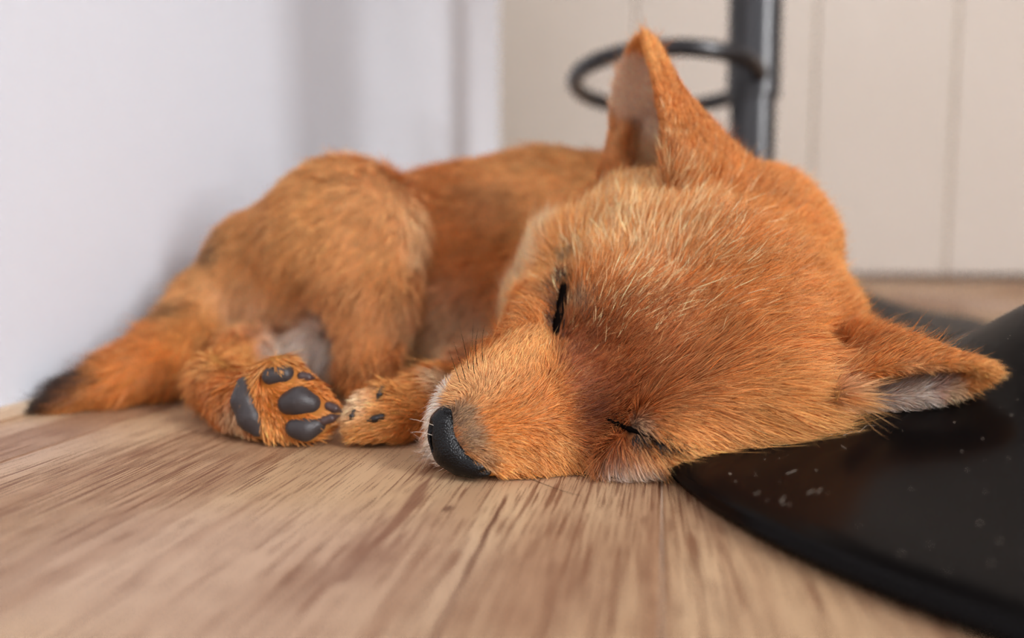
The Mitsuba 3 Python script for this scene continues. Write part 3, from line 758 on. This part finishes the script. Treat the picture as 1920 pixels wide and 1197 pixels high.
def grow(n, wide, near_head, seed, long=1.0, tip_light=0.25, tilt=0.30, curl=0.10, colour=None, region=None, clump=1.0):
    r_ = np.random.default_rng(seed)
    tri = BV[BF]
    area = 0.5 * np.linalg.norm(np.cross(tri[:, 1] - tri[:, 0], tri[:, 2] - tri[:, 0]), axis=1)
    c = tri.mean(1)
    hd = np.linalg.norm((c - HEAD_C), axis=1)
    head = sample(HEAD_SD, c) < 0.004
    fn = np.cross(tri[:, 1] - tri[:, 0], tri[:, 2] - tri[:, 0])
    fn /= np.linalg.norm(fn, axis=1, keepdims=True) + 1e-12
    toward = ((CAM - c) * fn).sum(1) / np.linalg.norm(CAM - c, axis=1)
    w = area * (head if near_head else ~head) * np.clip(0.55 + 0.9 * toward, 0.18, 1.0)
    w *= c[:, 2] > 0.003
    if region is not None:
        w = w * region(c)
    pick = r_.choice(len(w), n, p=w / w.sum())
    a, b = r_.random(n), r_.random(n)
    s = np.sqrt(a)
    wts = np.stack([1 - s, s * (1 - b), s * b], 1)
    root = (tri[pick] * wts[..., None]).sum(1)
    nor = (BN[BF][pick] * wts[..., None]).sum(1)
    nor /= np.linalg.norm(nor, axis=1, keepdims=True)
    if len(bare_p):
        d = np.linalg.norm(root[:, None] - bare_p[None], axis=2)
        ok = ~(d < bare_r[None]).any(1)
        root, nor = root[ok], nor[ok]
    n = len(root)
    flow = spread(M_FLOW, root, RGT, 0.0005, nor=nor)
    full = np.linalg.norm(flow, axis=1) + 1e-9
    flow -= (flow * nor).sum(1, keepdims=True) * nor
    lost = 1 - np.clip(np.linalg.norm(flow, axis=1) / np.maximum(full, 0.5), 0, 1)
    flow /= np.linalg.norm(flow, axis=1, keepdims=True) + 1e-9
    side = np.cross(nor, flow)
    # tufts: neighbouring hairs swing together
    sw = ((meshkit.noise(root * 260, 3) - 0.5) * 0.9 + (meshkit.noise(root * 90, 5) - 0.5) * 0.6) * clump + r_.normal(0, 0.16, n)
    flow = flow * np.cos(sw)[:, None] + side * np.sin(sw)[:, None]
    side = np.cross(nor, flow)
    L = spread(M_LEN, root, (0.010,), 0.003, nor=nor)[:, 0] * long * np.exp(r_.normal(0, 0.22, n))
    el = np.clip(tilt + 0.5 * lost ** 3 + r_.normal(0, 0.12, n) + 0.25 * clump * (meshkit.noise(root * 200, 9) - 0.5), 0.06, 1.2)
    d0 = flow * np.cos(el)[:, None] + nor * np.sin(el)[:, None]
    bend = r_.normal(0, curl, n)
    ts = np.array([0.0, 0.34, 0.7, 1.0])
    sink = np.minimum(0.0006, 0.05 * L)[:, None]
    pts = [root - nor * sink + (L * t)[:, None] * d0 + (L * t * t * 0.18)[:, None] * (-nor) * np.sin(el)[:, None] + (L * t * t * bend)[:, None] * side for t in ts]
    pts = np.stack(pts, 1)
    for k_, need in ((1, 0.035), (2, 0.07), (3, 0.10)):      # lay the hair over hollows instead of through them
        short = np.clip(need * L - sample(SD, pts[:, k_]), 0, 0.004)
        pts[:, k_] += nor * short[:, None]
    pts[..., 2] = np.maximum(pts[..., 2], 0.0006)
    pts[..., 0] = np.maximum(pts[..., 0], WX + 0.001)
    rad = np.hypot(pts[..., 0] - S2[0], pts[..., 1] - S2[1])
    pts[..., 2] = np.maximum(pts[..., 2], np.where(rad < 0.1995, base_height(rad) + 0.0005, 0))
    roll = r_.uniform(-0.9, 0.9, n)
    wd = side * np.cos(roll)[:, None] + np.cross(side, d0) * np.sin(roll)[:, None]
    half = wide * np.exp(r_.normal(0, 0.2, n)) * 0.5
    prof = np.array([0.8, 1.0, 0.62])
    V = np.empty((n, 7, 3))
    for k_ in range(3):
        V[:, 2 * k_] = pts[:, k_] - wd * (half * prof[k_])[:, None]
        V[:, 2 * k_ + 1] = pts[:, k_] + wd * (half * prof[k_])[:, None]
    V[:, 6] = pts[:, 3]
    tv = np.gradient(pts, axis=1)
    tv /= np.linalg.norm(tv, axis=2, keepdims=True) + 1e-12
    lean = r_.normal(0, 0.6, n)
    nn = nor[:, None] + side[:, None] * lean[:, None, None]
    nn = nn - (nn * tv).sum(2, keepdims=True) * tv * 0.85
    nn /= np.linalg.norm(nn, axis=2, keepdims=True) + 1e-12
    N = nn[:, [0, 0, 1, 1, 2, 2, 3]]
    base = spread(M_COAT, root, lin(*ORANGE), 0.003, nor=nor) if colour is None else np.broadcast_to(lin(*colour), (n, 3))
    var = np.exp(r_.normal(0, 0.25, n) + 0.35 * (meshkit.noise(root * 120, 21) - 0.5))[:, None]
    base = base * var
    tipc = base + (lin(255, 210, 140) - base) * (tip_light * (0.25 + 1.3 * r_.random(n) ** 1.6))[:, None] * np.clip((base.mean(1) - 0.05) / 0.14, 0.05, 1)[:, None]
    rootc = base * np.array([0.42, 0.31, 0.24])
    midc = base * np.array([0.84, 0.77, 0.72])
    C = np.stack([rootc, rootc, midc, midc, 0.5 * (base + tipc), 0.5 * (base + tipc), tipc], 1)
    tris = np.array([[0, 1, 3], [0, 3, 2], [2, 3, 5], [2, 5, 4], [4, 5, 6]])
    Fc = (tris[None] + (np.arange(n) * 7)[:, None, None]).reshape(-1, 3)
    return V.reshape(-1, 3), Fc, N.reshape(-1, 3), np.clip(C.reshape(-1, 3), 0.002, 0.95)


def put_hair(key, batches, label):
    vs, fs, ns, cs, at = [], [], [], [], 0
    for v, f, n, c in batches:
        vs.append(v), fs.append(f + at), ns.append(n), cs.append(c)
        at += len(v)
    path = meshkit.write_ply((np.vstack(vs), np.vstack(fs)), False, None, np.vstack(cs), normals=np.vstack(ns))
    scene[key] = {'type': 'ply', 'filename': path, 'face_normals': False, 'bsdf': {'type': 'ref', 'id': 'mat_coat'}}
    tag(key, label, kind='stuff')


import os
FUR = not os.environ.get("NOFUR")
if FUR:
    pale = surf(1190, 430)
    brow = surf(1088, 582)
    lid_tree = cKDTree(np.vstack(lid_points))

    def near_lids(c):
        d, i = lid_tree.query(c)
        return np.exp(-0.5 * (d / 0.0013) ** 2)
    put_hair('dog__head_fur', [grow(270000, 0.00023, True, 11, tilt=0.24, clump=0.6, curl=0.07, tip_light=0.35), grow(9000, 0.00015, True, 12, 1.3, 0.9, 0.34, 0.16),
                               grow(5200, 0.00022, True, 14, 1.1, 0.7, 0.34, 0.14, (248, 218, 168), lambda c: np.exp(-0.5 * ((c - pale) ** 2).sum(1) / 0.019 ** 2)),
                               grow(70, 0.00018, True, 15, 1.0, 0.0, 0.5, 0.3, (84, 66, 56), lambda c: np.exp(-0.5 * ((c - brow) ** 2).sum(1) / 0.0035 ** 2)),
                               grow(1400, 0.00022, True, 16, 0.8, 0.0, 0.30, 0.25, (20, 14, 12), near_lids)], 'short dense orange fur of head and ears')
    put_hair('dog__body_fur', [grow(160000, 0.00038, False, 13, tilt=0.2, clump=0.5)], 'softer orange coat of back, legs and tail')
